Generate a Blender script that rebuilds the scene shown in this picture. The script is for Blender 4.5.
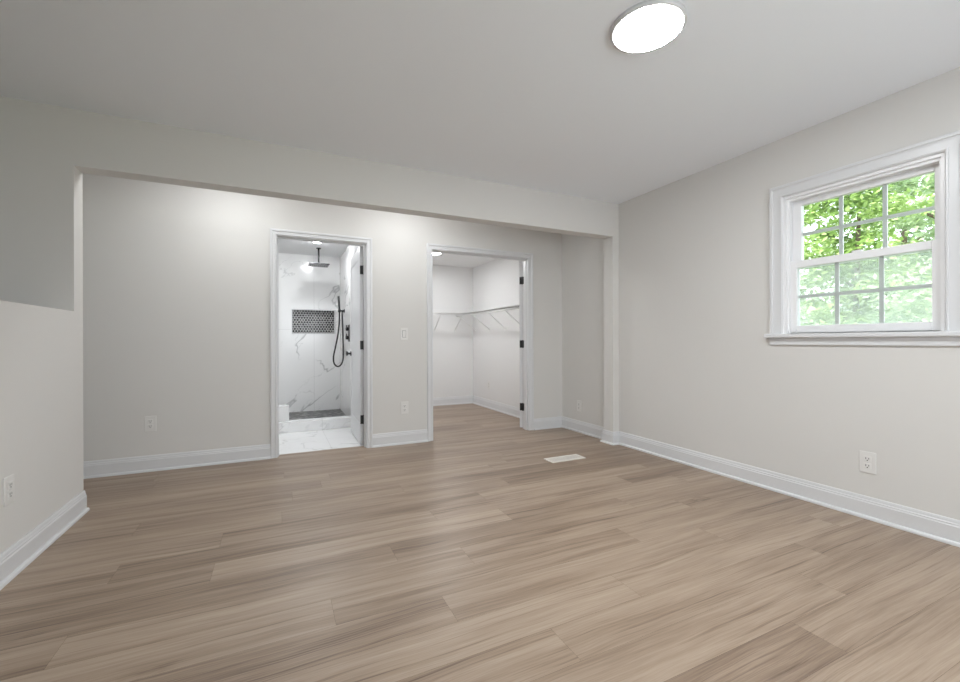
import bpy, bmesh, math, random
from mathutils import Vector, Matrix

random.seed(7)
scene = bpy.context.scene
for o in list(bpy.data.objects):
    bpy.data.objects.remove(o)
COL = scene.collection

# ------------------------------------------------------------------ camera
F_PX, YAW, HOR, CAM_H, ROLL = 428.6, 0.442, 340.85, 1.0517, -0.0029
cam_d = bpy.data.cameras.new('camera')
cam = bpy.data.objects.new('camera', cam_d)
COL.objects.link(cam)
cam_d.sensor_fit = 'HORIZONTAL'
cam_d.sensor_width = 36.0
cam_d.lens = 36.0 * F_PX / 960.0
cam_d.shift_y = (HOR - 341.0) / 960.0
cam_d.clip_start = 0.02
sn, cs = math.sin(YAW), math.cos(YAW)
R0, U0, B0 = Vector((cs, -sn, 0)), Vector((0, 0, 1)), Vector((-sn, -cs, 0))
Rr = R0 * math.cos(ROLL) + U0 * math.sin(ROLL)
Ur = U0 * math.cos(ROLL) - R0 * math.sin(ROLL)
cam.matrix_world = Matrix(((Rr.x, Ur.x, B0.x, 0), (Rr.y, Ur.y, B0.y, 0), (Rr.z, Ur.z, B0.z, CAM_H), (0, 0, 0, 1)))
scene.camera = cam

# ------------------------------------------------------------------ sky, sun, exposure
SKY_STRENGTH = 4.0
SUN_STRENGTH = 11.5
LAMP_E = 152.0          # flush ceiling light of the bedroom
ALCOVE_E = 77.0       # recessed lights in the alcove ceiling
BATH_E = 240.0
CLOSET_E = 102.0
REAR_FILL_W = 24.0          # added fill light behind the camera, no known source
world = bpy.data.worlds.new('sky')
scene.world = world
world.use_nodes = True
wn = world.node_tree.nodes
wn['Background'].inputs[0].default_value = (0.86, 0.94, 1.0, 1)
wn['Background'].inputs[1].default_value = SKY_STRENGTH
sun_d = bpy.data.lights.new('sun', 'SUN')
sun_d.energy = SUN_STRENGTH
sun_d.angle = 0.03
sun_d.color = (1, 0.95, 0.86)
sun = bpy.data.objects.new('sun', sun_d)
COL.objects.link(sun)
sun.rotation_euler = Vector((-0.75, -0.35, 0.9)).to_track_quat('Z', 'Y').to_euler()
sun.location = (-6, -3, 9)

vs = scene.view_settings
scene.display_settings.display_device = 'sRGB'
vs.view_transform = 'Standard'
vs.look = 'None'
vs.gamma = 1.0
vs.use_curve_mapping = False
vs.exposure = 0.0
cy = scene.cycles
cy.use_denoising = True
cy.max_bounces = 12
cy.diffuse_bounces = 8
cy.transparent_max_bounces = 16
cy.sample_clamp_indirect = 6.0

# ------------------------------------------------------------------ room measures
XR, XL, YB, YK, H = 3.147, -1.093, 3.341, 4.304, 2.44
XFAR, YREAR = -2.2, -0.95
BEAM_T, BEAM_Z = 0.13, 2.103
WT = 0.118                       # thickness of the partition behind the alcove
HALF_Z = 1.235
LOWC = 2.29                      # ceiling of bathroom and closet
YEND = 6.61
B0X, B1X = -0.001, 0.796          # bathroom door opening
C0X, C1X = 1.482, 2.662          # closet door opening
DOOR_Z = 2.014
WY0, WY1, WZ0, WZ1 = 0.978, 1.770, 1.094, 2.030   # window opening
RW = 0.16                        # thickness of the outside wall

# ------------------------------------------------------------------ materials
def new_mat(name):
    m = bpy.data.materials.new(name)
    m.use_nodes = True
    nt = m.node_tree
    return m, nt, nt.nodes['Principled BSDF']

def nd(nt, kind, **kw):
    n = nt.nodes.new(kind)
    for k, v in kw.items():
        if k == 'inp':
            for i, val in v.items():
                n.inputs[i].default_value = val
        else:
            setattr(n, k, v)
    return n

def simple(name, col, rough=0.5, metal=0.0, spec=0.5, bump=0.0, bscale=300):
    m, nt, b = new_mat(name)
    b.inputs['Base Color'].default_value = (*col, 1)
    b.inputs['Roughness'].default_value = rough
    b.inputs['Metallic'].default_value = metal
    b.inputs['Specular IOR Level'].default_value = spec
    tc = nd(nt, 'ShaderNodeTexCoord')
    nz = nd(nt, 'ShaderNodeTexNoise', inp={'Scale': bscale if bump else 60.0, 'Detail': 3.0})
    nt.links.new(tc.outputs['Object'], nz.inputs['Vector'])
    if bump:
        bp = nd(nt, 'ShaderNodeBump', inp={'Strength': bump, 'Distance': 0.002})
        nt.links.new(nz.outputs[0], bp.inputs['Height'])
        nt.links.new(bp.outputs[0], b.inputs['Normal'])
    else:
        mr = nd(nt, 'ShaderNodeMapRange', inp={3: max(0.02, rough - 0.03), 4: min(1, rough + 0.03)})
        nt.links.new(nz.outputs[0], mr.inputs[0])
        nt.links.new(mr.outputs[0], b.inputs['Roughness'])
    return m

def emit(name, col, strength):
    m, nt, b = new_mat(name)
    b.inputs['Base Color'].default_value = (0.9, 0.9, 0.9, 1)
    b.inputs['Emission Color'].default_value = (*col, 1)
    b.inputs['Emission Strength'].default_value = strength
    return m

M = {}
M['wall'] = simple('greige_wall_paint', (0.68, 0.668, 0.645), 0.62, spec=0.25, bump=0.05, bscale=220)
M['wallwhite'] = simple('closet_wall_paint', (0.77, 0.765, 0.76), 0.65, spec=0.25, bump=0.05, bscale=220)
M['ceil'] = simple('ceiling_paint', (0.87, 0.905, 0.95), 0.8, spec=0.2, bump=0.05, bscale=180)
M['lowceil'] = simple('bath_closet_ceiling_paint', (0.86, 0.865, 0.87), 0.8, spec=0.2, bump=0.05, bscale=180)
M['trim'] = simple('white_trim_paint', (0.69, 0.695, 0.705), 0.32, spec=0.5)
M['plate'] = simple('white_plastic', (0.75, 0.74, 0.72), 0.3)
M['slot'] = simple('dark_slot', (0.05, 0.05, 0.05), 0.5)
M['black'] = simple('matte_black_metal', (0.012, 0.012, 0.013), 0.35, metal=0.0)
M['gun'] = simple('dark_gunmetal', (0.10, 0.10, 0.105), 0.25, metal=1.0)
M['vinyl'] = simple('white_vinyl', (0.84, 0.84, 0.85), 0.3)
M['wire'] = simple('white_coated_wire', (0.84, 0.84, 0.83), 0.35)
M['register'] = simple('cream_register_paint', (0.80, 0.76, 0.70), 0.4)
M['rim'] = simple('light_rim', (0.62, 0.62, 0.63), 0.35)
M['curbstone'] = simple('white_quartz', (0.78, 0.78, 0.78), 0.2)
M['grout'] = simple('pale_grout', (0.74, 0.74, 0.73), 0.8)
M['hexA'] = simple('charcoal_tile', (0.02, 0.02, 0.022), 0.25)
M['hexB'] = simple('grey_tile', (0.13, 0.13, 0.135), 0.25)
M['hexC'] = simple('pale_grey_tile', (0.30, 0.30, 0.30), 0.25)
M['mosA'] = simple('stone_mosaic_dark', (0.075, 0.075, 0.075), 0.4)
M['mosB'] = simple('stone_mosaic_mid', (0.14, 0.14, 0.135), 0.4)
M['mosC'] = simple('stone_mosaic_light', (0.30, 0.29, 0.28), 0.4)
M['mosG'] = simple('mosaic_grout', (0.26, 0.26, 0.255), 0.8)
M['lamp'] = emit('lamp_diffuser', (0.965, 0.985, 1.0), LAMP_E)
M['alcovelamp'] = emit('recessed_lens', (0.965, 0.985, 1.0), ALCOVE_E)
M['bathlamp'] = emit('bath_lens', (0.965, 0.985, 1.0), BATH_E)
M['closetlamp'] = emit('closet_lens', (0.965, 0.985, 1.0), CLOSET_E)

def mat_glass():
    m = bpy.data.materials.new('window_glass'); m.use_nodes = True
    nt = m.node_tree; nt.nodes.clear()
    out = nd(nt, 'ShaderNodeOutputMaterial')
    tr = nd(nt, 'ShaderNodeBsdfTransparent', inp={0: (0.96, 0.98, 0.97, 1)})
    gl = nd(nt, 'ShaderNodeBsdfGlossy', inp={'Roughness': 0.02})
    fr = nd(nt, 'ShaderNodeFresnel', inp={0: 1.45})
    mx = nd(nt, 'ShaderNodeMixShader')
    nt.links.new(fr.outputs[0], mx.inputs[0]); nt.links.new(tr.outputs[0], mx.inputs[1]); nt.links.new(gl.outputs[0], mx.inputs[2])
    nt.links.new(mx.outputs[0], out.inputs[0])
    return m
M['glass'] = mat_glass()

def mat_screen():
    m = bpy.data.materials.new('insect_screen_mesh'); m.use_nodes = True
    nt = m.node_tree; nt.nodes.clear()
    out = nd(nt, 'ShaderNodeOutputMaterial')
    tr = nd(nt, 'ShaderNodeBsdfTransparent')
    df = nd(nt, 'ShaderNodeBsdfDiffuse', inp={0: (0.85, 0.87, 0.88, 1)})
    tl = nd(nt, 'ShaderNodeBsdfTranslucent', inp={0: (0.85, 0.87, 0.88, 1)})
    m1 = nd(nt, 'ShaderNodeMixShader', inp={0: 0.5})
    mx = nd(nt, 'ShaderNodeMixShader', inp={0: 0.26})
    nt.links.new(df.outputs[0], m1.inputs[1]); nt.links.new(tl.outputs[0], m1.inputs[2])
    nt.links.new(tr.outputs[0], mx.inputs[1]); nt.links.new(m1.outputs[0], mx.inputs[2])
    nt.links.new(mx.outputs[0], out.inputs[0])
    return m
M['screen'] = mat_screen()

def mat_wood():
    m, nt, b = new_mat('oak_vinyl_plank')
    L = nt.links.new
    tc = nd(nt, 'ShaderNodeTexCoord')
    at = nd(nt, 'ShaderNodeAttribute', attribute_name='tone')
    sd = nd(nt, 'ShaderNodeAttribute', attribute_name='seed')
    off = nd(nt, 'ShaderNodeCombineXYZ')
    ms = nd(nt, 'ShaderNodeMath', operation='MULTIPLY', inp={1: 37.0})
    L(sd.outputs['Fac'], ms.inputs[0]); L(ms.outputs[0], off.inputs[0]); L(ms.outputs[0], off.inputs[2])
    ad = nd(nt, 'ShaderNodeVectorMath', operation='ADD')
    L(tc.outputs['Object'], ad.inputs[0]); L(off.outputs[0], ad.inputs[1])
    # gentle warp so that the grain wanders
    wp = nd(nt, 'ShaderNodeTexNoise', inp={'Scale': 1.6, 'Detail': 2.0})
    L(ad.outputs[0], wp.inputs['Vector'])
    wsc = nd(nt, 'ShaderNodeVectorMath', operation='MULTIPLY', inp={1: (0.0, 0.045, 0.0)})
    L(wp.outputs['Color'], wsc.inputs[0])
    a2 = nd(nt, 'ShaderNodeVectorMath', operation='ADD')
    L(ad.outputs[0], a2.inputs[0]); L(wsc.outputs[0], a2.inputs[1])
    def layer(sx, sy, detail, rough=0.55):
        mp = nd(nt, 'ShaderNodeMapping'); mp.inputs['Scale'].default_value = (sx, sy, 1)
        L(a2.outputs[0], mp.inputs[0])
        n = nd(nt, 'ShaderNodeTexNoise', inp={'Scale': 1.0, 'Detail': detail, 'Roughness': rough})
        L(mp.outputs[0], n.inputs['Vector'])
        return n.outputs[0]
    broad = layer(0.7, 8.0, 3.0)
    mid = layer(1.6, 34.0, 4.0, 0.6)
    fine = layer(3.5, 190.0, 4.0, 0.7)
    streak = layer(0.7, 52.0, 5.0, 0.7)
    # knots
    mpk = nd(nt, 'ShaderNodeMapping'); mpk.inputs['Scale'].default_value = (1.15, 2.6, 1)
    L(a2.outputs[0], mpk.inputs[0])
    vk = nd(nt, 'ShaderNodeTexVoronoi', inp={'Scale': 1.0, 'Randomness': 1.0})
    L(mpk.outputs[0], vk.inputs['Vector'])
    kr = nd(nt, 'ShaderNodeMapRange', inp={1: 0.03, 2: 0.13, 3: 1.0, 4: 0.0})
    L(vk.outputs['Distance'], kr.inputs[0])
    kn = layer(9.0, 60.0, 3.0)
    kth = nd(nt, 'ShaderNodeMapRange', inp={1: 0.45, 2: 0.65})
    L(kn, kth.inputs[0])
    km = nd(nt, 'ShaderNodeMath', operation='MULTIPLY'); L(kr.outputs[0], km.inputs[0]); L(kth.outputs[0], km.inputs[1])
    def comb(x, w, prev=None):
        s = nd(nt, 'ShaderNodeMath', operation='MULTIPLY_ADD', inp={1: w, 2: -0.5 * w})
        L(x, s.inputs[0])
        if prev is None: return s.outputs[0]
        a = nd(nt, 'ShaderNodeMath', operation='ADD'); L(prev, a.inputs[0]); L(s.outputs[0], a.inputs[1]); return a.outputs[0]
    v = comb(broad, 1.0); v = comb(mid, 0.75, v); v = comb(fine, 0.8, v)
    sm_ = nd(nt, 'ShaderNodeMapRange', inp={1: 0.30, 2: 0.45, 3: -0.42, 4: 0.0}); L(streak, sm_.inputs[0])
    sa = nd(nt, 'ShaderNodeMath', operation='ADD'); L(v, sa.inputs[0]); L(sm_.outputs[0], sa.inputs[1]); v = sa.outputs[0]
    a = nd(nt, 'ShaderNodeMath', operation='ADD'); L(v, a.inputs[0]); L(at.outputs['Fac'], a.inputs[1])
    k2 = nd(nt, 'ShaderNodeMath', operation='MULTIPLY_ADD', inp={1: -0.6}); L(km.outputs[0], k2.inputs[0]); L(a.outputs[0], k2.inputs[2])
    rp = nd(nt, 'ShaderNodeValToRGB')
    e = rp.color_ramp.elements
    e[0].position = 0.0; e[0].color = (0.112, 0.070, 0.044, 1)
    e[1].position = 1.0; e[1].color = (0.455, 0.362, 0.280, 1)
    x = e.new(0.32); x.color = (0.235, 0.164, 0.113, 1)
    x = e.new(0.58); x.color = (0.335, 0.250, 0.182, 1)
    L(k2.outputs[0], rp.inputs[0])
    L(rp.outputs[0], b.inputs['Base Color'])
    rr = nd(nt, 'ShaderNodeMapRange', inp={3: 0.33, 4: 0.45}); L(mid, rr.inputs[0]); L(rr.outputs[0], b.inputs['Roughness'])
    b.inputs['Specular IOR Level'].default_value = 0.75
    bp = nd(nt, 'ShaderNodeBump', inp={'Strength': 0.10, 'Distance': 0.001}); L(fine, bp.inputs['Height']); L(bp.outputs[0], b.inputs['Normal'])
    return m
M['wood'] = mat_wood()
M['seam'] = simple('plank_seam', (0.13, 0.092, 0.066), 0.8)

def mat_marble(name, rough=0.18, base=(0.86, 0.86, 0.86), scale=1.0, seed=0.0, tile=(0, 0), vein_strength=0.75):
    m, nt, b = new_mat(name)
    L = nt.links.new
    tc = nd(nt, 'ShaderNodeTexCoord')
    mp = nd(nt, 'ShaderNodeMapping'); mp.inputs['Location'].default_value = (seed, seed * 0.7, seed * 1.3)
    mp.inputs['Scale'].default_value = (0.55 * scale, 1.2 * scale, 1.7 * scale)
    rot = nd(nt, 'ShaderNodeMapping'); rot.inputs['Rotation'].default_value = (0.0, math.radians(42), 0.25)
    L(tc.outputs['Object'], rot.inputs[0]); L(rot.outputs[0], mp.inputs[0])
    def vein(sc, width, detail, dist):
        n = nd(nt, 'ShaderNodeTexNoise', inp={'Scale': sc, 'Detail': detail, 'Roughness': 0.55, 'Distortion': dist})
        L(mp.outputs[0], n.inputs['Vector'])
        s = nd(nt, 'ShaderNodeMath', operation='SUBTRACT', inp={1: 0.5}); L(n.outputs[0], s.inputs[0])
        ab = nd(nt, 'ShaderNodeMath', operation='ABSOLUTE'); L(s.outputs[0], ab.inputs[0])
        r = nd(nt, 'ShaderNodeMapRange', inp={1: 0.0, 2: width, 3: 1.0, 4: 0.0}); L(ab.outputs[0], r.inputs[0])
        return r.outputs[0]
    v1 = vein(1.0, 0.014, 4.0, 0.3)
    v2 = vein(2.0, 0.008, 4.0, 0.4)
    gate = nd(nt, 'ShaderNodeTexNoise', inp={'Scale': 1.4, 'Detail': 1.0}); L(mp.outputs[0], gate.inputs['Vector'])
    gr = nd(nt, 'ShaderNodeMapRange', inp={1: 0.54, 2: 0.66}); L(gate.outputs[0], gr.inputs[0])
    g2 = nd(nt, 'ShaderNodeMath', operation='MULTIPLY'); L(v2, g2.inputs[0]); L(gr.outputs[0], g2.inputs[1])
    gr1 = nd(nt, 'ShaderNodeMapRange', inp={1: 0.40, 2: 0.56}); L(gate.outputs[0], gr1.inputs[0])
    gv = nd(nt, 'ShaderNodeMath', operation='MULTIPLY'); L(v1, gv.inputs[0]); L(gr1.outputs[0], gv.inputs[1]); v1 = gv.outputs[0]
    g3 = nd(nt, 'ShaderNodeMath', operation='MULTIPLY', inp={1: 0.5}); L(g2.outputs[0], g3.inputs[0])
    mxx = nd(nt, 'ShaderNodeMath', operation='MAXIMUM'); L(v1, mxx.inputs[0]); L(g3.outputs[0], mxx.inputs[1])
    f = nd(nt, 'ShaderNodeMath', operation='MULTIPLY', inp={1: vein_strength}); L(mxx.outputs[0], f.inputs[0])
    cl = nd(nt, 'ShaderNodeTexNoise', inp={'Scale': 1.6, 'Detail': 3.0}); L(mp.outputs[0], cl.inputs['Vector'])
    clr = nd(nt, 'ShaderNodeMapRange', inp={1: 0.5, 2: 0.8, 3: 0.0, 4: 0.10}); L(cl.outputs[0], clr.inputs[0])
    sm = nd(nt, 'ShaderNodeMath', operation='ADD', use_clamp=True); L(f.outputs[0], sm.inputs[0]); L(clr.outputs[0], sm.inputs[1])
    mx = nd(nt, 'ShaderNodeMix', data_type='RGBA'); mx.inputs[6].default_value = (*base, 1); mx.inputs[7].default_value = (0.36, 0.36, 0.365, 1)
    L(sm.outputs[0], mx.inputs[0])
    last = mx.outputs[2]
    if tile[0]:   # grout joints of large format tiles, set out on x and z of the wall
        sep = nd(nt, 'ShaderNodeSeparateXYZ'); L(tc.outputs['Object'], sep.inputs[0])
        g = None
        for ax, size, o in ((tile[2], tile[0], 0.13), (tile[3], tile[1], 0.0)):
            add = nd(nt, 'ShaderNodeMath', operation='ADD', inp={1: 10 * size + o}); L(sep.outputs[ax], add.inputs[0])
            md = nd(nt, 'ShaderNodeMath', operation='MODULO', inp={1: size}); L(add.outputs[0], md.inputs[0])
            lt = nd(nt, 'ShaderNodeMath', operation='LESS_THAN', inp={1: 0.003}); L(md.outputs[0], lt.inputs[0])
            if g is None: g = lt.outputs[0]
            else:
                mm = nd(nt, 'ShaderNodeMath', operation='MAXIMUM'); L(g, mm.inputs[0]); L(lt.outputs[0], mm.inputs[1]); g = mm.outputs[0]
        m2 = nd(nt, 'ShaderNodeMix', data_type='RGBA'); m2.inputs[7].default_value = (0.60, 0.60, 0.60, 1)
        L(g, m2.inputs[0]); L(last, m2.inputs[6]); last = m2.outputs[2]
    L(last, b.inputs['Base Color'])
    b.inputs['Roughness'].default_value = rough
    return m
M['marble'] = mat_marble('marble_wall_tile', 0.16, seed=1.7, tile=(0.61, 1.22, 0, 2))
M['marble_side'] = mat_marble('marble_side_tile', 0.16, seed=4.2, tile=(0.61, 1.22, 1, 2))
M['marble_floor'] = mat_marble('marble_floor_tile', 0.2, scale=1.4, seed=6.1, tile=(0.61, 0.61, 0, 1), vein_strength=0.35)

def mat_leaf(name, c1, c2, c3):
    m, nt, b = new_mat(name)
    L = nt.links.new
    at = nd(nt, 'ShaderNodeAttribute', attribute_name='tone')
    rp = nd(nt, 'ShaderNodeValToRGB')
    e = rp.color_ramp.elements
    e[0].color = (*c1, 1); e[1].color = (*c3, 1)
    x = e.new(0.5); x.color = (*c2, 1)
    L(at.outputs['Fac'], rp.inputs[0]); L(rp.outputs[0], b.inputs['Base Color'])
    b.inputs['Roughness'].default_value = 0.5
    tl = nd(nt, 'ShaderNodeBsdfTranslucent'); L(rp.outputs[0], tl.inputs[0])
    mx = nd(nt, 'ShaderNodeMixShader', inp={0: 0.4})
    out = nt.nodes['Material Output']
    L(b.outputs[0], mx.inputs[1]); L(tl.outputs[0], mx.inputs[2]); L(mx.outputs[0], out.inputs[0])
    return m
M['leafA'] = mat_leaf('bright_leaf', (0.15, 0.25, 0.06), (0.33, 0.47, 0.15), (0.58, 0.68, 0.36))
M['leafB'] = mat_leaf('pale_leaf', (0.26, 0.37, 0.19), (0.47, 0.58, 0.36), (0.72, 0.79, 0.60))
M['bark'] = simple('bark', (0.12, 0.085, 0.06), 0.9, bump=0.4, bscale=30)
M['lawn'] = simple('lawn_ground', (0.15, 0.19, 0.10), 0.9, bump=0.3, bscale=40)

# ------------------------------------------------------------------ mesh helpers
def bx(bm, x0, x1, y0, y1, z0, z1, mi=0, bevel=0.0):
    t = bmesh.new() if bevel else bm
    vsn = [t.verts.new(p) for p in ((x0, y0, z0), (x1, y0, z0), (x1, y1, z0), (x0, y1, z0), (x0, y0, z1), (x1, y0, z1), (x1, y1, z1), (x0, y1, z1))]
    for f in ((3, 2, 1, 0), (4, 5, 6, 7), (0, 1, 5, 4), (1, 2, 6, 5), (2, 3, 7, 6), (3, 0, 4, 7)):
        t.faces.new([vsn[i] for i in f]).material_index = mi
    if bevel:
        bmesh.ops.bevel(t, geom=list(t.edges), offset=bevel, segments=2, affect='EDGES', profile=0.6)
        merge(bm, t, mi)

def merge(bm, t, mi=None, mat=None):
    if mat is not None:
        bmesh.ops.transform(t, matrix=mat, verts=t.verts)
    mp = {v: bm.verts.new(v.co) for v in t.verts}
    for f in t.faces:
        try:
            nf = bm.faces.new([mp[v] for v in f.verts])
            nf.material_index = f.material_index if mi is None else mi
            nf.smooth = f.smooth
        except ValueError:
            pass
    t.free()

def tube(bm, pts, r, seg=8, mi=0, cap=True):
    pts = [Vector(p) for p in pts]
    rings = []
    for i, p in enumerate(pts):
        d = (pts[min(i + 1, len(pts) - 1)] - pts[max(i - 1, 0)]).normalized()
        q = d.to_track_quat('Z', 'Y')
        if i and rings:
            pass
        rr = r[i] if isinstance(r, (list, tuple)) else r
        up = Vector((0, 0, 1)) if abs(d.z) < 0.95 else Vector((0, 1, 0))
        a = d.cross(up).normalized(); b = d.cross(a).normalized()
        rings.append([bm.verts.new(p + a * rr * math.cos(2 * math.pi * k / seg) + b * rr * math.sin(2 * math.pi * k / seg)) for k in range(seg)])
    for i in range(len(rings) - 1):
        for k in range(seg):
            f = bm.faces.new((rings[i][k], rings[i][(k + 1) % seg], rings[i + 1][(k + 1) % seg], rings[i + 1][k]))
            f.material_index = mi; f.smooth = True
    if cap:
        for rg in (rings[0], rings[-1]):
            try: bm.faces.new(rg).material_index = mi
            except ValueError: pass

def lathe(bm, prof, seg=32, mi=0, mat=None, smooth=True):
    """profile of (radius, z) turned around z."""
    t = bmesh.new()
    rings = []
    for r, z in prof:
        if r < 1e-6: rings.append([t.verts.new((0, 0, z))])
        else: rings.append([t.verts.new((r * math.cos(2 * math.pi * k / seg), r * math.sin(2 * math.pi * k / seg), z)) for k in range(seg)])
    for a, b in zip(rings, rings[1:]):
        for k in range(seg):
            k2 = (k + 1) % seg
            if len(a) == 1 and len(b) == 1: continue
            if len(a) == 1: f = t.faces.new((a[0], b[k2], b[k]))
            elif len(b) == 1: f = t.faces.new((a[k], a[k2], b[0]))
            else: f = t.faces.new((a[k], a[k2], b[k2], b[k]))
            f.smooth = smooth
    bmesh.ops.recalc_face_normals(t, faces=t.faces)
    merge(bm, t, mi, mat)

def obj(name, bm, mats, parent=None, fix=True):
    if fix: bmesh.ops.recalc_face_normals(bm, faces=bm.faces)
    me = bpy.data.meshes.new(name)
    bm.to_mesh(me); bm.free()
    for m in (mats if isinstance(mats, (list, tuple)) else [mats]): me.materials.append(M[m] if isinstance(m, str) else m)
    o = bpy.data.objects.new(name, me)
    COL.objects.link(o)
    if parent is not None:
        o.parent = parent
    return o

def struct(name, bm, mats, label=None, cat=None):
    o = obj(name, bm, mats)
    o['kind'] = 'structure'
    o['label'] = label
    o['category'] = cat
    return o

def thing(name, label, cat, loc=(0, 0, 0), rz=0.0, group=None, kind=None):
    o = bpy.data.objects.new(name, None)
    o.empty_display_size = 0.1
    COL.objects.link(o)
    o.location = loc; o.rotation_euler = (0, 0, rz)
    o['label'] = label; o['category'] = cat
    if group: o['group'] = group
    if kind: o['kind'] = kind
    return o

def dup(root, loc, rz, label, group=None):
    r = root.copy(); COL.objects.link(r); r.location = loc; r.rotation_euler = (0, 0, rz); r['label'] = label
    if group: r['group'] = group
    for ch in list(root.children):
        c = ch.copy(); COL.objects.link(c); c.parent = r
        for g in list(ch.children):
            d = g.copy(); COL.objects.link(d); d.parent = c
    return r

# ------------------------------------------------------------------ floor: every plank a face with its own tone
ROW, Y0 = 0.178, 0.062
JOINTS = {}
rj = random.Random(11)
fixed = {  # row index -> one joint seen in the photograph
    4: 1.73, 5: 2.12, 9: 0.195, 10: -0.68, 14: -0.27, 11: 0.52, 8: 2.13, 6: 0.9, 12: -0.27, 7: 1.35, 13: 0.85}
def joints(r):
    if r not in JOINTS:
        o = fixed.get(r, rj.uniform(0, 1.52))
        js = []
        x = o - 1.52 * 4
        while x < 5: js.append(x); x += 1.52
        JOINTS[r] = js
    return JOINTS[r]
tone_of = {}
rt = random.Random(5)
bm = bmesh.new()
lt_t = bm.faces.layers.float.new('tone'); lt_s = bm.faces.layers.float.new('seed')
GAP = 0.0004
def planks(x0, x1, y0, y1):
    for r in range(int((y0 - Y0) / ROW) - 2, int((y1 - Y0) / ROW) + 2):
        a, b = max(y0, Y0 + r * ROW + GAP), min(y1, Y0 + (r + 1) * ROW - GAP)
        if b <= a: continue
        js = joints(r)
        for k in range(len(js) - 1):
            p, q = max(x0, js[k] + GAP), min(x1, js[k + 1] - GAP)
            if q <= p: continue
            key = (r, k)
            if key not in tone_of: tone_of[key] = (0.5 + rt.gauss(0, 0.05), rt.random())
            f = bm.faces.new([bm.verts.new(v) for v in ((p, a, 0), (q, a, 0), (q, b, 0), (p, b, 0))])
            f[lt_t], f[lt_s] = tone_of[key]
for key, t in {(4, 3): 0.40, (4, 4): 0.56, (5, 3): 0.58, (5, 4): 0.47, (9, 3): 0.56, (9, 4): 0.46, (14, 3): 0.56, (14, 4): 0.46}.items():
    tone_of[key] = (t, rt.random())
planks(XFAR, XR, YREAR, YK + 0.095)
planks(1.2, 3.0, YK + 0.095 + GAP, YEND)
for v in ((XFAR, XR, YREAR, YK + 0.095), (1.2, 3.0, YK + 0.095, YEND)):
    f = bm.faces.new([bm.verts.new(p) for p in ((v[0], v[2], -0.002), (v[1], v[2], -0.002), (v[1], v[3], -0.002), (v[0], v[3], -0.002))])
    f.material_index = 1
bx(bm, XFAR - 0.1, XR + RW, YREAR - 0.1, YEND + 0.16, -0.12, -0.03, 1)
struct('floor', bm, ['wood', 'seam'], 'brown oak plank floor running through the bedroom into the closet', 'floor')

# ------------------------------------------------------------------ ceiling and walls
bm = bmesh.new(); bx(bm, XFAR - 0.1, XR + RW, YREAR - 0.1, YK + WT, H, H + 0.12)
struct('ceiling', bm, 'ceil', 'flat grey white bedroom ceiling holding the round light', 'ceiling')

bm = bmesh.new()
ya, yb = YREAR - 0.1, YK + WT
bx(bm, XR, XR + RW, ya, WY0, 0, H); bx(bm, XR, XR + RW, WY1, yb, 0, H)
bx(bm, XR, XR + RW, WY0, WY1, 0, WZ0); bx(bm, XR, XR + RW, WY0, WY1, WZ1, H)
struct('wall_right', bm, 'wall', 'greige right wall pierced by the white window', 'wall')

bm = bmesh.new()
bx(bm, XFAR, B0X, YK, YK + WT, 0, H); bx(bm, B1X, C0X, YK, YK + WT, 0, H); bx(bm, C1X, XR, YK, YK + WT, 0, H)
bx(bm, B0X, B1X, YK, YK + WT, DOOR_Z, H); bx(bm, C0X, C1X, YK, YK + WT, DOOR_Z, H)
struct('wall_back', bm, 'wall', 'greige back wall of the alcove with two door openings', 'wall')

bm = bmesh.new(); bx(bm, XL - 0.12, XL, YREAR, YB + BEAM_T, 0, HALF_Z); 
struct('wall_left', bm, 'wall', 'pale half height wall along the left side of the room', 'wall')

bm = bmesh.new(); bx(bm, XFAR, XL, YB, YB + BEAM_T, HALF_Z, H); bx(bm, XFAR, XL - 0.12, YB, YB + BEAM_T, 0, HALF_Z)
struct('wall_stair', bm, 'wall', 'shaded greige wall rising behind the half wall, left of the alcove opening', 'wall')

bm = bmesh.new()
bx(bm, XL, XR, YB, YB + BEAM_T, BEAM_Z, H)
struct('beam', bm, 'wall', 'dropped greige beam spanning the wide alcove opening under the ceiling', 'beam')
bm = bmesh.new(); bx(bm, 3.066, XR, YB, YB + BEAM_T, 0, BEAM_Z)
struct('pillar', bm, 'wall', 'slim greige pilaster carrying the right end of the beam', 'pillar')

bm = bmesh.new(); bx(bm, XFAR - 0.1, XFAR, YREAR, YK + WT, 0, H)
struct('wall_far_left', bm, 'wall', 'greige wall beyond the half wall', 'wall')
# unseen rear wall behind the camera, its opening made up for the fill light
RX0, RX1, RZ0, RZ1 = 0.2, 2.4, 0.85, 2.1
bm = bmesh.new(); a, b = YREAR - 0.12, YREAR
bx(bm, XFAR, RX0, a, b, 0, H); bx(bm, RX1, XR, a, b, 0, H); bx(bm, RX0, RX1, a, b, 0, RZ0); bx(bm, RX0, RX1, a, b, RZ1, H)
struct('wall_rear', bm, 'wall', 'greige unseen rear wall with an opening added for the fill light', 'wall')
ar = bpy.data.lights.new('rear_fill_light', 'AREA'); ar.shape = 'RECTANGLE'; ar.size = RX1 - RX0; ar.size_y = RZ1 - RZ0
ar.energy = REAR_FILL_W; ar.color = (0.93, 0.97, 1.0)
aro = bpy.data.objects.new('rear_fill_light', ar); COL.objects.link(aro)
aro.location = ((RX0 + RX1) / 2, YREAR - 0.10, (RZ0 + RZ1) / 2); aro.rotation_euler = (math.radians(48), 0, 0)   # added area light, tilted down so the floor bounces it to the ceiling

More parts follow.
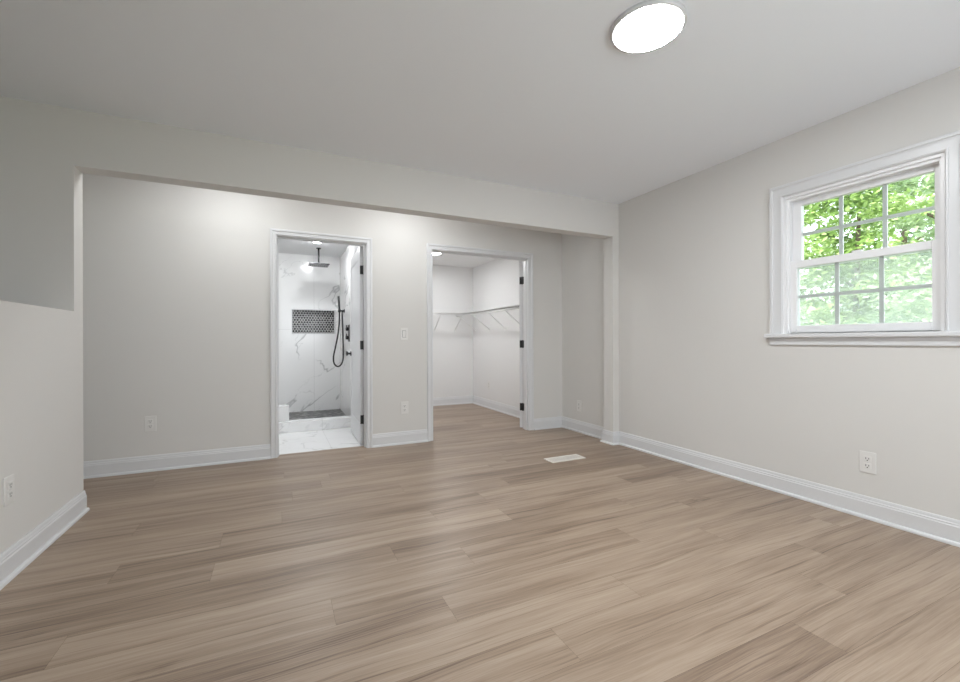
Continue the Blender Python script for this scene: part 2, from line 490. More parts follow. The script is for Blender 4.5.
# bathroom shell
BXL, BXR, YS = -1.0, 0.84, YK + WT
NX0, NX1, NZ0, NZ1, ND = 0.184, 0.777, 1.159, 1.510, 0.09
bm = bmesh.new()
bx(bm, BXL, NX0, YEND, YEND + 0.16, 0, LOWC); bx(bm, NX1, BXR, YEND, YEND + 0.16, 0, LOWC)
bx(bm, NX0, NX1, YEND, YEND + 0.16, 0, NZ0); bx(bm, NX0, NX1, YEND, YEND + 0.16, NZ1, LOWC); bx(bm, NX0, NX1, YEND + ND, YEND + 0.16, NZ0, NZ1)
struct('wall_shower_back', bm, 'marble', 'white veined marble wall at the back of the shower', 'wall')
bm = bmesh.new(); bx(bm, BXR, BXR + 0.1, YS, YEND + 0.16, 0, LOWC)
struct('wall_shower_right', bm, 'marble_side', 'white marble wall on the right side of the shower', 'wall')
bm = bmesh.new(); bx(bm, BXL - 0.1, BXL, YS, YEND + 0.16, 0, LOWC)
struct('wall_shower_left', bm, 'marble_side', 'white marble wall on the far left of the bathroom', 'wall')
bm = bmesh.new(); bx(bm, BXL, BXR, YK + 0.096, 5.42, -0.03, 0.0)
struct('floor_bathroom', bm, 'marble_floor', 'white marble tile floor inside the bathroom door', 'floor')
bm = bmesh.new(); bx(bm, BXL - 0.1, BXR + 0.1, YS, YEND + 0.16, LOWC, LOWC + 0.1)
struct('ceiling_bathroom', bm, 'lowceil', 'white bathroom ceiling holding the recessed light', 'ceiling')
bm = bmesh.new(); bx(bm, BXL, BXR, 5.40, 5.56, 0, 0.12, 0, 0.004)
struct('trim_shower_curb', bm, 'marble_floor', 'low white marble curb across the front of the shower', 'curb')
bm = bmesh.new(); bx(bm, BXL, 0.123, 5.47, 5.60, 0.1202, 0.30, 0, 0.004)
struct('wall_shower_low', bm, 'curbstone', 'low white block standing on the left end of the shower curb', 'wall')

# hexagon mosaic on the shower floor and in the niche
def hexes(bm, u0, u1, v0, v1, r, gap, put, mats, rnd):
    w = math.sqrt(3) * r
    row = 0
    v = v0
    while v < v1 + r:
        u = u0 + (w / 2 if row % 2 else 0)
        while u < u1 + w:
            mi = rnd.choice(mats)
            pts = []
            for k in range(6):
                an = math.pi / 6 + k * math.pi / 3
                pts.append((min(max(u + (r - gap) * math.cos(an), u0), u1), min(max(v + (r - gap) * math.sin(an), v0), v1)))
            uniq = []
            for p in pts:
                if not any(abs(p[0] - q[0]) + abs(p[1] - q[1]) < 1e-5 for q in uniq): uniq.append(p)
            area = sum(uniq[i][0] * uniq[(i + 1) % len(uniq)][1] - uniq[(i + 1) % len(uniq)][0] * uniq[i][1] for i in range(len(uniq))) if len(uniq) > 2 else 0
            if area > 1e-5:
                bm.faces.new([bm.verts.new(put(*p)) for p in uniq]).material_index = mi
            u += w
        v += 1.5 * r
        row += 1
bm = bmesh.new()
bx(bm, BXL, BXR, 5.56, YEND, -0.03, 0.05, 0)
hexes(bm, BXL, BXR, 5.56, YEND, 0.03, 0.0025, lambda u, v: (u, v, 0.0508), (1, 1, 2, 2, 3), random.Random(3))
struct('floor_shower', bm, ['mosG', 'mosA', 'mosB', 'mosC'], 'grey hexagon mosaic floor of the shower', 'floor')
bm = bmesh.new()
bx(bm, NX0, NX1, YEND + ND - 0.006, YEND + ND - 0.001, NZ0, NZ1, 0)
hexes(bm, NX0 + 0.008, NX1 - 0.008, NZ0 + 0.008, NZ1 - 0.008, 0.0215, 0.0030, lambda u, v: (u, YEND + ND - 0.0068, v), (1, 1, 1, 1, 2, 2), random.Random(4))
for q in ((NX0 + 0.001, NX0 + 0.012, NZ0, NZ1), (NX1 - 0.012, NX1 - 0.001, NZ0, NZ1), (NX0, NX1, NZ0 + 0.001, NZ0 + 0.012), (NX0, NX1, NZ1 - 0.012, NZ1 - 0.001)):
    bx(bm, q[0], q[1], YEND - 0.003, YEND + 0.01, q[2], q[3], 4)
o = struct('trim_niche', bm, ['grout', 'hexA', 'hexB', 'hexC', 'rim'], 'recessed shower niche lined with dark hexagon tiles', 'niche')

# closet shell
CXL, CXR = 1.2, 3.0
bm = bmesh.new(); bx(bm, CXL, CXR, YEND, YEND + 0.16, 0, LOWC)
struct('wall_closet_back', bm, 'wallwhite', 'pale back wall of the walk in closet', 'wall')
bm = bmesh.new(); bx(bm, CXR, CXR + 0.16, YS, YEND + 0.16, 0, LOWC)
struct('wall_closet_right', bm, 'wallwhite', 'pale right wall of the walk in closet', 'wall')
bm = bmesh.new(); bx(bm, CXL - 0.1, CXL, YS, YEND + 0.16, 0, LOWC)
struct('wall_closet_left', bm, 'wallwhite', 'pale left wall of the walk in closet', 'wall')
bm = bmesh.new(); bx(bm, CXL - 0.1, CXR + 0.16, YS, YEND + 0.16, LOWC, LOWC + 0.1)
struct('ceiling_closet', bm, 'lowceil', 'pale ceiling of the walk in closet', 'ceiling')

# ------------------------------------------------------------------ baseboards (profile swept along a polyline)
BH = 0.128
PROF = [(0, 0), (0.030, 0), (0.030, 0.006), (0.0285, 0.012), (0.024, 0.017), (0.016, 0.019), (0.016, 0.093), (0.013, 0.098), (0.013, 0.106), (0.010, 0.110), (0.009, 0.120), (0.006, BH), (0, BH)]
def base_run(bm, pts, side):
    """pts: polyline on the wall faces; side=+1 puts the board on the left of the walking direction."""
    n = len(pts)
    P = [Vector((p[0], p[1], 0)) for p in pts]
    rings = []
    for i in range(n):
        def nrm(a, b):
            d = (b - a).normalized(); return Vector((-d.y, d.x, 0)) * side
        if i == 0: m = nrm(P[0], P[1]); k = 1
        elif i == n - 1: m = nrm(P[-2], P[-1]); k = 1
        else:
            n1, n2 = nrm(P[i - 1], P[i]), nrm(P[i], P[i + 1]); m = (n1 + n2).normalized(); k = 1 / max(0.2, m.dot(n1))
        rings.append([bm.verts.new(P[i] + m * (k * q[0]) + Vector((0, 0, q[1]))) for q in PROF])
    for a, b in zip(rings, rings[1:]):
        for j in range(len(PROF)):
            j2 = (j + 1) % len(PROF)
            bm.faces.new((a[j], a[j2], b[j2], b[j]))
    bm.faces.new(rings[0]); bm.faces.new(rings[-1])
CW = 0.056
bm = bmesh.new(); base_run(bm, [(XR, YREAR), (XR, YB), (3.066, YB), (3.066, YB + BEAM_T), (XR, YB + BEAM_T), (XR, YK), (C1X + 0.066, YK)], 1)
struct('baseboard_right', bm, 'trim', 'white baseboard along the right wall, around the pilaster to the closet door', 'baseboard')
bm = bmesh.new(); base_run(bm, [(C0X - 0.06, YK), (B1X + CW, YK)], 1)
struct('baseboard_middle', bm, 'trim', 'short white baseboard between the bathroom and closet doors', 'baseboard')
bm = bmesh.new(); base_run(bm, [(B0X - CW, YK), (XFAR, YK)], 1)
struct('baseboard_back', bm, 'trim', 'white baseboard along the alcove wall left of the bathroom door', 'baseboard')
bm = bmesh.new(); base_run(bm, [(XL, YREAR), (XL, YB + BEAM_T)], -1)
struct('baseboard_left', bm, 'trim', 'white baseboard along the half wall at left', 'baseboard')
bm = bmesh.new(); base_run(bm, [(CXR, YS), (CXR, YEND), (CXL, YEND)], 1)
struct('baseboard_closet', bm, 'trim', 'white baseboard along the closet right and back walls', 'baseboard')

# ------------------------------------------------------------------ door casings
def sweep_trim(bm, path, prof, put):
    """path: 2-D points round the opening (outside on the left when walking); prof: (offset outwards, thickness); put maps (u, v, thickness) to the room."""
    n = len(path); P = [Vector(p) for p in path]
    def nrm(a, b): d = (b - a).normalized(); return Vector((-d.y, d.x))
    rings = []
    for k in range(n):
        if k == 0: m, q = nrm(P[0], P[1]), 1
        elif k == n - 1: m, q = nrm(P[-2], P[-1]), 1
        else:
            n1, n2 = nrm(P[k - 1], P[k]), nrm(P[k], P[k + 1]); m = (n1 + n2).normalized(); q = 1 / m.dot(n1)
        rings.append([bm.verts.new(put(P[k].x + m.x * q * o, P[k].y + m.y * q * o, t)) for o, t in prof])
    for a, b in zip(rings, rings[1:]):
        for k in range(len(prof)):
            k2 = (k + 1) % len(prof); bm.faces.new((a[k], a[k2], b[k2], b[k]))
    bm.faces.new(rings[0]); bm.faces.new(rings[-1])
def casing_profile(w):
    return [(0, 0), (0, 0.011), (0.005, 0.013), (0.006, 0.017), (0.013, 0.017), (0.015, 0.013), (w * 0.6, 0.014), (w - 0.020, 0.016), (w - 0.018, 0.021), (w - 0.003, 0.021), (w, 0.018), (w, 0)]
def casing(bm, x0, x1, zt, w):
    sweep_trim(bm, [(x0, 0), (x0, zt), (x1, zt), (x1, 0)], casing_profile(w), lambda u, v, t: (u, YK - t, v))
    for side in (-1, 1):
        xe = x0 if side < 0 else x1
        j0, j1 = sorted((xe, xe - side * 0.004)); bx(bm, j0, j1, YK - 0.004, YK + WT + 0.004, 0, zt - 0.004)
        s0, s1 = sorted((xe - side * 0.004, xe - side * 0.014)); bx(bm, s0, s1, YK + 0.03, YK + 0.07, 0, zt - 0.016)
    bx(bm, x0, x1, YK - 0.004, YK + WT + 0.004, zt - 0.004, zt)
    bx(bm, x0 + 0.004, x1 - 0.004, YK + 0.03, YK + 0.07, zt - 0.016, zt - 0.004)
bm = bmesh.new(); casing(bm, B0X, B1X, DOOR_Z, CW)
struct('trim_1', bm, 'trim', 'white casing around the bathroom doorway', 'door casing')
bm = bmesh.new(); casing(bm, C0X, C1X, DOOR_Z, 0.062)
struct('trim_2', bm, 'trim', 'white casing around the closet doorway', 'door casing')

# ------------------------------------------------------------------ doors
def hinge_bm(sep=0.0):
    b = bmesh.new()
    # local: pin at origin, x towards the opening, y into the inner room
    bx(b, -0.034, -0.002, -0.0035, -0.0005, -0.045, 0.045, 0, 0.0008)
    bx(b, 0.0, 0.0025, -0.036, -0.002, -0.045, 0.045, 0, 0.0008)
    tube(b, [(0, 0, -0.047), (0, 0, 0.047)], 0.0055, 10)
    tube(b, [(0, 0, 0.047), (0, 0, 0.052)], 0.004, 8)
    return b

def door(name, label, px, py, width, ang, knob):
    """px,py: hinge pin; leaf swings away from the bedroom; ang = opening angle in degrees."""
    t = thing(name, label, 'door', (px, py, 0), 0, kind='structure')
    th = math.radians(180 - ang)                 # direction of the leaf seen from above
    d = Vector((math.cos(th), math.sin(th), 0)); n = Vector((math.sin(th), -math.cos(th), 0))   # n points to the opening side when open
    if n.dot(Vector((-1, 0, 0))) < 0: n = -n
    R = Matrix(((d.x, n.x, 0, 0), (d.y, n.y, 0, 0), (0, 0, 1, 0), (0, 0, 0, 1)))
    b = bmesh.new()
    x0, x1, y0, y1, z0, z1 = 0.003, width, 0.003, 0.037, 0.012, DOOR_Z - 0.008
    t2 = bmesh.new(); bx(t2, x0, x1, y0 + 0.004, y1 - 0.004, z0, z1)
    # raised stiles and rails leave two sunk panels on each face
    st = 0.11
    for ya_, yb_ in ((y0, y0 + 0.004), (y1 - 0.004, y1)):
        bx(t2, x0, x0 + st, ya_, yb_, z0, z1); bx(t2, x1 - st, x1, ya_, yb_, z0, z1)
        for za, zb in ((z0, z0 + 0.2), (0.92, 1.05), (z1 - 0.12, z1)): bx(t2, x0 + st, x1 - st, ya_, yb_, za, zb)
    merge(b, t2, 0, R)
    leaf = obj('leaf', b, 'trim', t)
    for z in (0.26, 1.012, 1.772):
        # plates on the hinge edge of the leaf and on the jamb
        hb = bmesh.new()
        t3 = bmesh.new(); bx(t3, 0.0005, 0.0032, 0.004, 0.035, z - 0.044, z + 0.044); merge(hb, t3, 0, R)
        bx(hb, -0.0016, 0.0005, -0.036, -0.004, z - 0.044, z + 0.044)
        tube(hb, [(0, 0, z - 0.047), (0, 0, z + 0.047)], 0.0075, 12)
        hh = obj('hinge', hb, 'black', t); hh['label'] = 'black hinge'
    if knob:
        kb = bmesh.new()
        prof = [(0, 0.0), (0.032, 0.0), (0.032, 0.006), (0.030, 0.008), (0.011, 0.009), (0.011, 0.034), (0.020, 0.037), (0.026, 0.042), (0.0265, 0.050), (0.024, 0.055), (0.0, 0.057)]
        base = Matrix.Translation((width - 0.062, y1, 0.91)) @ Matrix.Rotation(-math.pi / 2, 4, 'X')
        lathe(kb, prof, 28, 0, R @ base)
        base = Matrix.Translation((width - 0.062, y0, 0.91)) @ Matrix.Rotation(math.pi / 2, 4, 'X')
        lathe(kb, prof, 28, 0, R @ base)
        k = obj('knob', kb, 'black', t); k['label'] = 'black round door knob'
    return t
door('door_1', 'white bathroom door swung fully open into the bathroom on black hinges', B1X - 0.004, YK + WT + 0.002, 0.755, 91.5, True)
door('door_2', 'white closet door folded back behind the right jamb on black hinges', C1X - 0.004, YK + WT + 0.002, 0.56, 128, False)

# ------------------------------------------------------------------ window
win = thing('window_1', 'white double hung window with grilles above the stool on the right wall', 'window', (XR, (WY0 + WY1) / 2, WZ0), kind='structure')
WO = Vector((XR, (WY0 + WY1) / 2, WZ0))
def wpart(name, boxes, mat, parent=win, bevel=0.0):
    b = bmesh.new()
    for q in boxes: bx(b, q[0] - WO.x, q[1] - WO.x, q[2] - WO.y, q[3] - WO.y, q[4] - WO.z, q[5] - WO.z, 0, bevel)
    return obj(name, b, mat, parent)
cw = 0.082
X = XR
b = bmesh.new()
sweep_trim(b, [(WY1, WZ0), (WY1, WZ1), (WY0, WZ1), (WY0, WZ0)], [(-o_, t_) for o_, t_ in casing_profile(cw)], lambda u, v, t: (X - t - WO.x, u - WO.y, v - WO.z))
obj('casing', b, 'trim', win)
wpart('stool', [(X - 0.05, X + 0.045, WY0 - cw - 0.022, WY1 + cw + 0.022, WZ0 - 0.026, WZ0)], 'trim', bevel=0.005)
wpart('apron', [(X - 0.016, X, WY0 - cw, WY1 + cw, WZ0 - 0.075, WZ0 - 0.026), (X - 0.022, X, WY0 - cw, WY1 + cw, WZ0 - 0.046, WZ0 - 0.026)], 'trim')
D0 = X + 0.028
wpart('jamb', [(X, X + RW, WY0, WY0 + 0.018, WZ0, WZ1), (X, X + RW, WY1 - 0.018, WY1, WZ0, WZ1), (X, X + RW, WY0 + 0.018, WY1 - 0.018, WZ1 - 0.018, WZ1),
               (X + 0.045, X + RW, WY0 + 0.018, WY1 - 0.018, WZ0, WZ0 + 0.012),
               (D0 - 0.012, D0, WY0 + 0.018, WY0 + 0.030, WZ0, WZ1 - 0.018), (D0 - 0.012, D0, WY1 - 0.030, WY1 - 0.018, WZ0, WZ1 - 0.018),
               (D0 + 0.042, D0 + 0.082, WY1 - 0.026, WY1 - 0.018, 1.55, WZ1 - 0.018), (D0 - 0.012, D0 + 0.04, WY0 + 0.03, WY1 - 0.03, WZ1 - 0.034, WZ1 - 0.018)], 'vinyl')
def sash(name, x0, x1, y0, y1, z0, z1, stile, top, bot, label=None):
    s = wpart(name, [(x0, x1, y0, y0 + stile, z0, z1), (x0, x1, y1 - stile, y1, z0, z1), (x0, x1, y0 + stile, y1 - stile, z1 - top, z1), (x0, x1, y0 + stile, y1 - stile, z0, z0 + bot)], 'vinyl', win, 0.003)
    xm = (x0 + x1) / 2
    ga, gb, gc, gd = y0 + stile, y1 - stile, z0 + bot, z1 - top
    for k in (1, 2):
        yv = ga + (gb - ga) * k / 3
        wpart('muntin', [(xm + 0.004, xm + 0.012, yv - 0.011, yv + 0.011, gc, gd)], 'vinyl', s)
    zv = (gc + gd) / 2
    yq = [ga] + [ga + (gb - ga) * k / 3 for k in (1, 2)] + [gb]
    wpart('muntin', [(xm + 0.004, xm + 0.012, yq[k] + (0.011 if k else 0), yq[k + 1] - (0.011 if k < 2 else 0), zv - 0.011, zv + 0.011) for k in range(3)], 'vinyl', s)
    wpart('pane', [(xm - 0.002, xm + 0.002, ga - 0.004, gb + 0.004, gc - 0.004, gd + 0.004)], 'glass', s)
    return s
sash('upper_sash', D0 + 0.042, D0 + 0.078, WY0 + 0.02, WY1 - 0.027, 1.54, WZ1 - 0.03, 0.046, 0.036, 0.036)
ls = sash('lower_sash', D0 + 0.002, D0 + 0.038, WY0 + 0.02, WY1 - 0.022, WZ0 + 0.006, 1.585, 0.044, 0.046, 0.048)
wpart('sash_lock', [(D0 + 0.006, D0 + 0.034, 1.35, 1.40, 1.5855, 1.596)], 'vinyl', ls, 0.003)
scr = wpart('insect_screen', [(X + 0.122, X + 0.123, WY0 + 0.03, WY1 - 0.03, WZ0 + 0.02, 1.54)], 'screen')
wpart('screen_frame', [(X + 0.116, X + 0.128, WY0 + 0.018, WY0 + 0.03, WZ0 + 0.012, 1.55), (X + 0.116, X + 0.128, WY1 - 0.03, WY1 - 0.018, WZ0 + 0.012, 1.55), (X + 0.116, X + 0.128, WY0 + 0.03, WY1 - 0.03, 1.54, 1.55), (X + 0.116, X + 0.128, WY0 + 0.03, WY1 - 0.03, WZ0 + 0.012, WZ0 + 0.02)], 'vinyl', scr)

# ------------------------------------------------------------------ lights
def flush_light(name, label, loc, r, mat, rim_h=0.022, drop=0.004):
    t = thing(name, label, 'ceiling light', loc)
    b = bmesh.new()
    lathe(b, [(r * 0.5, 0), (r, 0), (r, -rim_h * 0.75), (r * 0.985, -rim_h), (r * 0.90, -rim_h), (r * 0.895, -rim_h * 0.85), (r * 0.895, -0.004), (r * 0.5, -0.004)], 64, 0)
    f = obj('rim', b, 'rim', t)
    b = bmesh.new()
    lathe(b, [(r * 0.89, -0.006), (r * 0.89, -rim_h - drop * 0.7), (r * 0.87, -rim_h - drop), (r * 0.5, -rim_h - drop - 0.002), (0, -rim_h - drop - 0.003)], 64, 0)
    d = obj('diffuser', b, mat, t); d['label'] = 'glowing white diffuser'
    return t
flush_light('ceiling_light', 'large round white flush ceiling light glowing in the bedroom', (1.484, 1.394, H), 0.158, 'lamp', 0.018, 0.002)
flush_light('recessed_light', 'small round ceiling light in the alcove left of the bathroom door', (-0.33, 3.72, H), 0.085, 'alcovelamp', 0.006, 0.036)
flush_light('recessed_light', 'small round ceiling light in the alcove between the two doors', (1.15, 3.72, H), 0.085, 'alcovelamp', 0.006, 0.036)
flush_light('recessed_light', 'small round ceiling light above the shower', (0.445, 5.60, LOWC), 0.06, 'bathlamp', 0.005, 0.016)
flush_light('recessed_light', 'small round added fill light just inside the bathroom door', (-0.15, 4.98, LOWC), 0.06, 'bathlamp', 0.005, 0.016)  # unseen lamp, added to brighten the open door leaf and bathroom floor
flush_light('closet_light', 'round flush light on the closet ceiling at the edge of the doorway', (1.93, 5.62, LOWC), 0.15, 'closetlamp', 0.022)

# ------------------------------------------------------------------ outlets and switch
def outlet_root(label, loc, rz):
    t = thing('wall_outlet', label, 'outlet', loc, rz, 'duplex outlets on the walls')
    b = bmesh.new(); bx(b, -0.039, 0.039, -0.006, 0, -0.0625, 0.0625, 0, 0.0025); obj('cover_plate', b, 'plate', t)
    for zc in (-0.0205, 0.0205):
        b = bmesh.new(); bx(b, -0.0175, 0.0175, -0.0095, -0.006, zc - 0.0155, zc + 0.0155, 0, 0.0012)
        r = obj('receptacle', b, 'plate', t)
        b = bmesh.new()
        bx(b, -0.0085, -0.0055, -0.0100, -0.0096, zc - 0.002, zc + 0.009); bx(b, 0.0055, 0.0085, -0.0100, -0.0096, zc - 0.001, zc + 0.008)
        lathe(b, [(0, 0), (0.0034, 0), (0.0034, 0.0004), (0, 0.0004)], 12, 0, Matrix.Translation((0, -0.0096, zc - 0.008)) @ Matrix.Rotation(math.pi / 2, 4, 'X'))
        s = obj('slots', b, 'slot', r)
    b = bmesh.new(); lathe(b, [(0, 0), (0.003, 0), (0.003, 0.0006), (0, 0.001)], 12, 0, Matrix.Translation((0, -0.006, 0)) @ Matrix.Rotation(math.pi / 2, 4, 'X')); obj('screw', b, 'rim', t)
    return t
PI2 = math.pi / 2
o0 = outlet_root('white outlet low on the alcove wall left of the bathroom door', (-0.934, YK, 0.385), 0)
dup(o0, (1.178, YK, 0.368), 0, 'white outlet low on the wall between the two doors')
dup(o0, (XR, 1.306, 0.329), -PI2, 'white outlet on the right wall below the window')
dup(o0, (XL, 2.644, 0.389), PI2, 'white outlet on the half wall at the left edge')
dup(o0, (XR, 3.975, 0.298), -PI2, 'white outlet in the alcove corner beside the pilaster')
dup(o0, (CXR, 6.014, 0.359), -PI2, 'white outlet low on the right wall inside the closet')
t = thing('light_switch', 'white rocker light switch on the wall between the two doors', 'switch', (1.175, YK, 1.124))
b = bmesh.new(); bx(b, -0.038, 0.038, -0.006, 0, -0.062, 0.062, 0, 0.0025); obj('cover_plate', b, 'plate', t)
b = bmesh.new()
t2 = bmesh.new(); bx(t2, -0.0165, 0.0165, -0.0095, -0.004, -0.033, 0.033, 0, 0.001)
merge(b, t2, 0, Matrix.Rotation(math.radians(3), 4, 'X')); obj('rocker', b, 'plate', t)
b = bmesh.new()
bx(b, -0.019, 0.019, -0.0063, -0.0055, -0.0355, 0.0355)
obj('rocker_gap', b, 'slot', t)

# ------------------------------------------------------------------ floor register
t = thing('floor_register', 'cream metal air vent set in the floor near the pilaster', 'floor vent', (2.312, 3.128, 0))
b = bmesh.new()
hx, hy = 0.177, 0.068
for q in ((-hx, hx, -hy, -hy + 0.02), (-hx, hx, hy - 0.02, hy), (-hx, -hx + 0.02, -hy + 0.02, hy - 0.02), (hx - 0.02, hx, -hy + 0.02, hy - 0.02)):
    bx(b, q[0], q[1], q[2], q[3], 0.0002, 0.006)
obj('frame', b, 'register', t)
b = bmesh.new()
for i in range(24):
    x = -hx + 0.026 + i * (2 * hx - 0.052) / 23
    bx(b, x - 0.0032, x + 0.0032, -hy + 0.02, hy - 0.02, 0.0008, 0.0045)
bx(b, -hx + 0.02, hx - 0.02, -0.003, 0.003, 0.0045, 0.0055)
obj('louvers', b, 'register', t)
b = bmesh.new(); bx(b, -hx + 0.02, hx - 0.02, -hy + 0.02, hy - 0.02, 0.0002, 0.0006)
p = obj('duct', b, 'slot', t); p['label'] = 'dark opening'

# ------------------------------------------------------------------ shower fittings
t = thing('rain_shower_head', 'dark rain shower head hanging from the bathroom ceiling', 'shower head', (0.501, 6.06, LOWC))
b = bmesh.new(); lathe(b, [(0, 0), (0.03, 0), (0.03, -0.008), (0.026, -0.012), (0.0, -0.012)], 28); obj('flange', b, 'gun', t)
b = bmesh.new(); tube(b, [(0, 0, -0.01), (0, 0, -0.205)], 0.0115, 14); lathe(b, [(0, -0.195), (0.018, -0.197), (0.022, -0.212), (0, -0.215)], 24); obj('arm', b, 'gun', t)
b = bmesh.new(); bx(b, -0.125, 0.125, -0.125, 0.125, -0.232, -0.218, 0, 0.004); o = obj('spray_plate', b, 'gun', t)
b = bmesh.new()
for i in range(9):
    for j in range(9):
        x, y = -0.1 + i * 0.025, -0.1 + j * 0.025
        bx(b, x - 0.003, x + 0.003, y - 0.003, y + 0.003, -0.234, -0.2315)
obj('nozzles', b, 'slot', o)

t = thing('hand_shower', 'black hand shower with a looped hose on the right shower wall', 'hand shower', (BXR, 6.14, 1.47))
b = bmesh.new()
lathe(b, [(0, 0), (0.026, 0), (0.026, 0.008), (0.0, 0.010)], 24, 0, Matrix.Rotation(-PI2, 4, 'Y'))
tube(b, [(-0.008, 0, 0), (-0.055, 0, 0.0)], 0.011, 12)
lathe(b, [(0.0135, -0.018), (0.019, -0.018), (0.019, 0.018), (0.0135, 0.018)], 20, 0, Matrix.Translation((-0.068, 0, 0)))
obj('holder', b, 'black', t)
b = bmesh.new(); tube(b, [(-0.068, 0, -0.05), (-0.068, 0, 0.02), (-0.072, 0, 0.10), (-0.077, 0, 0.20)], [0.009, 0.0125, 0.014, 0.0145], 14); obj('wand', b, 'black', t)
b = bmesh.new()
ctrl = [(-0.068, 0, -0.04), (-0.068, 0.002, -0.14), (-0.085, 0.01, -0.32), (-0.118, 0.02, -0.50), (-0.142, 0.03, -0.63), (-0.135, 0.03, -0.72), (-0.09, 0.03, -0.765), (-0.04, 0.03, -0.735), (-0.016, 0.02, -0.64), (-0.018, 0.01, -0.45), (-0.024, 0.004, -0.25), (-0.03, 0.0, -0.06), (-0.03, 0, -0.008)]
pts = []
for i in range(len(ctrl) - 1):
    p0, p1, p2, p3 = (Vector(ctrl[max(0, min(len(ctrl) - 1, i + k))]) for k in (-1, 0, 1, 2))
    for s in range(6):
        u = s / 6
        pts.append(0.5 * ((2 * p1) + (-p0 + p2) * u + (2 * p0 - 5 * p1 + 4 * p2 - p3) * u * u + (-p0 + 3 * p1 - 3 * p2 + p3) * u ** 3))
pts.append(Vector(ctrl[-1]))
tube(b, pts, 0.0105, 10); obj('hose', b, 'black', t)

t = thing('shower_valve', 'black shower valve with two handles on the right shower wall', 'shower valve', (BXR, 5.74, 1.155))
b = bmesh.new(); bx(b, -0.008, 0, -0.05, 0.05, -0.11, 0.11, 0, 0.003); obj('trim_plate', b, 'black', t)
for zc in (-0.055, 0.055):
    b = bmesh.new()
    lathe(b, [(0, 0), (0.024, 0), (0.024, 0.03), (0.02, 0.034), (0.0, 0.035)], 24, 0, Matrix.Translation((-0.008, 0, zc)) @ Matrix.Rotation(-PI2, 4, 'Y'))
    tube(b, [(-0.03, 0, zc), (-0.034, 0, zc + 0.05)], 0.006, 10)
    obj('handle', b, 'black', t)

t = thing('shower_drain', 'square black drain in the shower floor just behind the curb', 'drain', (0.50, 5.96, 0.051))
b = bmesh.new()
for q in ((-0.065, 0.065, -0.065, -0.055), (-0.065, 0.065, 0.055, 0.065), (-0.065, -0.055, -0.055, 0.055), (0.055, 0.065, -0.055, 0.055)): bx(b, q[0], q[1], q[2], q[3], 0, 0.004)
for i in range(7): x = -0.045 + i * 0.015; bx(b, x - 0.004, x + 0.004, -0.055, 0.055, 0.0015, 0.0035)
bx(b, -0.055, 0.055, -0.055, 0.055, 0, 0.001)
obj('grate', b, 'black', t)

# ------------------------------------------------------------------ closet wire shelves
def wire_shelf(label, origin, rz, length, depth, braces):
    """local: wall along x at y=0, shelf reaching out to y=-depth, z=0 the deck."""
    t = thing('wire_shelf', label, 'shelf', origin, rz, 'white wire shelves in the closet')
    b = bmesh.new()
    n = int(length / 0.026)
    for i in range(n + 1):
        x = i * length / n
        tube(b, [(x, -0.004, 0), (x, -depth, 0), (x, -depth - 0.001, -0.034)], 0.0019, 5)
    for y, z, r in ((-0.006, -0.003, 0.003), (-depth * 0.5, -0.004, 0.003), (-depth + 0.004, -0.003, 0.0032)):
        tube(b, [(0, y, z), (length, y, z)], r, 6)
    obj('deck', b, 'wire', t)
    b = bmesh.new(); tube(b, [(0, -depth - 0.003, -0.034), (length, -depth - 0.003, -0.034)], 0.0058, 8); tube(b, [(0, -depth - 0.003, -0.002), (length, -depth - 0.003, -0.002)], 0.005, 8)
    obj('lip', b, 'wire', t)
    for x in braces:
        b = bmesh.new()
        tube(b, [(x, -depth - 0.002, -0.036), (x, -depth + 0.012, -0.046), (x, -0.012, -0.262)], 0.0058, 8)
        bx(b, x - 0.009, x + 0.009, -0.012, 0, -0.285, -0.245, 0, 0.002)
        obj('brace', b, 'wire', t)
    return t
SZ = 1.494
wire_shelf('white wire shelf on angled braces along the closet right wall', (CXR, YEND - 0.005, SZ), -PI2, 2.1, 0.30, [0.11, 0.62, 1.145, 1.655, 2.05])
wire_shelf('white wire shelf on angled braces along the closet back wall', (CXL + 0.01, YEND, SZ), 0, 1.475, 0.30, [0.3, 0.70, 1.10, 1.462])

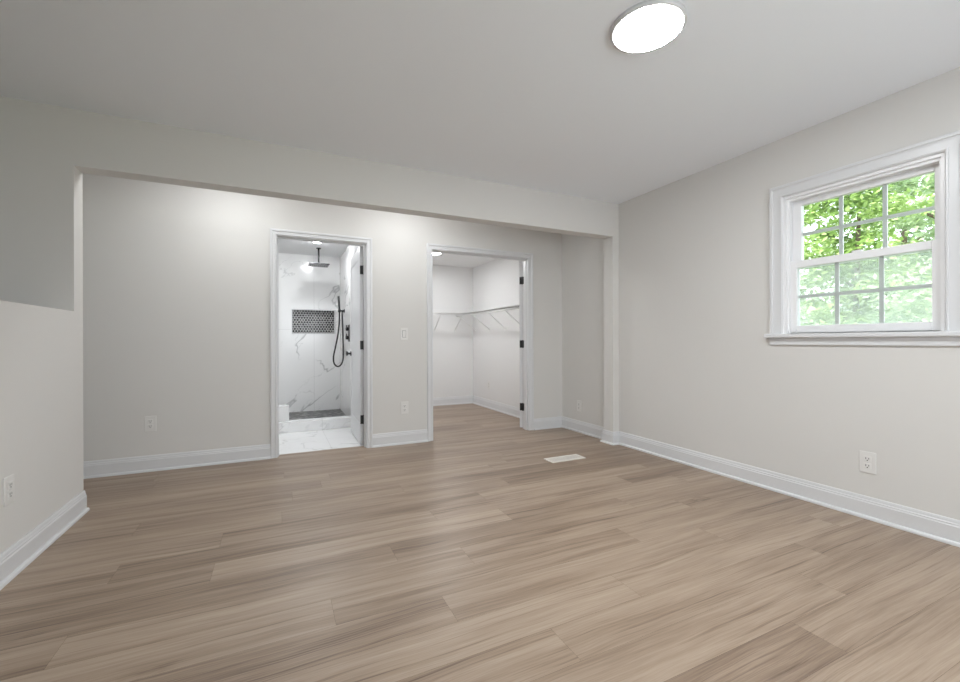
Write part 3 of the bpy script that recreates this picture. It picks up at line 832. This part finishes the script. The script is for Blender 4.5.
# ------------------------------------------------------------------ outside
bm = bmesh.new(); bx(bm, XR + RW, 40, -25, 30, -0.9, -0.5)
struct('ground', bm, 'lawn', 'green lawn outside the window', 'ground')
def tree(label, x, y, h, rx, n, size, leaf, seed, zlow=0.2, trunk=0.09):
    rnd = random.Random(seed)
    t = thing('leafy_tree', label, 'tree', (x, y, -0.5), 0, None)
    b = bmesh.new(); tube(b, [(0, 0, 0), (0.05, 0.03, h * 0.35), (0.0, -0.04, h * 0.75)], [trunk, trunk * 0.8, trunk * 0.4], 10)
    for k in range(6):
        a = rnd.uniform(0, 6.28); z = h * rnd.uniform(0.25, 0.6)
        tube(b, [(0.03, 0, z), (math.cos(a) * rx * 0.4, math.sin(a) * rx * 0.4, z + 0.35), (math.cos(a) * rx * 0.75, math.sin(a) * rx * 0.75, z + 0.5)], [trunk * 0.45, trunk * 0.3, 0.01], 6)
    obj('trunk', b, 'bark', t)
    b = bmesh.new(); lay = b.faces.layers.float.new('tone')
    clumps = []
    for k in range(120):
        u = rnd.uniform(0, 6.28); zz = rnd.uniform(zlow, h); rr = rx * math.sqrt(rnd.random()) * (1.0 - 0.55 * (zz / h) ** 2)
        clumps.append((rr * math.cos(u), rr * math.sin(u), zz, rnd.uniform(0.18, 0.42), rnd.uniform(-0.25, 0.25)))
    for i in range(n):
        c = rnd.choice(clumps)
        v = Vector((rnd.gauss(0, 1), rnd.gauss(0, 1), rnd.gauss(0, 0.6))).normalized() * c[3] * rnd.random() ** 0.5
        p = Vector(c[:3]) + v
        d = Vector((rnd.gauss(0, 1), rnd.gauss(0, 1), rnd.gauss(-0.3, 0.5))).normalized()
        w = d.cross(Vector((rnd.gauss(0, 0.4), rnd.gauss(0, 0.4), 1))).normalized()
        s = size * rnd.uniform(0.6, 1.3)
        f = b.faces.new([b.verts.new(q) for q in (p, p + d * s * 0.5 + w * s * 0.28, p + d * s, p + d * s * 0.5 - w * s * 0.28)])
        f[lay] = min(1, max(0, 0.5 + c[4] + rnd.gauss(0, 0.16)))
    obj('foliage', b, leaf, t, fix=False)
    return t
tree('bright green leafy tree standing squarely outside the window', 8.2, 3.55, 4.7, 0.95, 17000, 0.10, 'leafA', 21, 0.2, 0.06)
tree('pale green leafy tree outside beyond the near edge of the window', 8.2, 1.0, 4.6, 0.9, 12000, 0.10, 'leafB', 22, 0.2, 0.06)
tree('green leafy tree outside beyond the far edge of the window', 8.2, 6.1, 4.4, 0.9, 9000, 0.10, 'leafA', 23, 0.2, 0.06)
tree('dense pale tree standing further back on the right of the window view', 11.4, 3.3, 6.2, 1.35, 15000, 0.13, 'leafB', 25)
tree('dense green tree standing further back on the left of the window view', 11.4, 6.7, 6.2, 1.35, 13000, 0.13, 'leafA', 26)
tree('tall pale tree deep behind the dense trees', 15.4, 5.6, 8.0, 2.2, 15000, 0.20, 'leafB', 27)
tree('pale bush close outside the near side of the lower window sash', 5.9, 2.0, 2.2, 0.5, 6000, 0.07, 'leafB', 24, 0.05, 0.04)
tree('taller pale bush close outside the far side of the lower window sash', 5.9, 3.5, 2.4, 0.5, 6000, 0.07, 'leafB', 28, 0.05, 0.04)
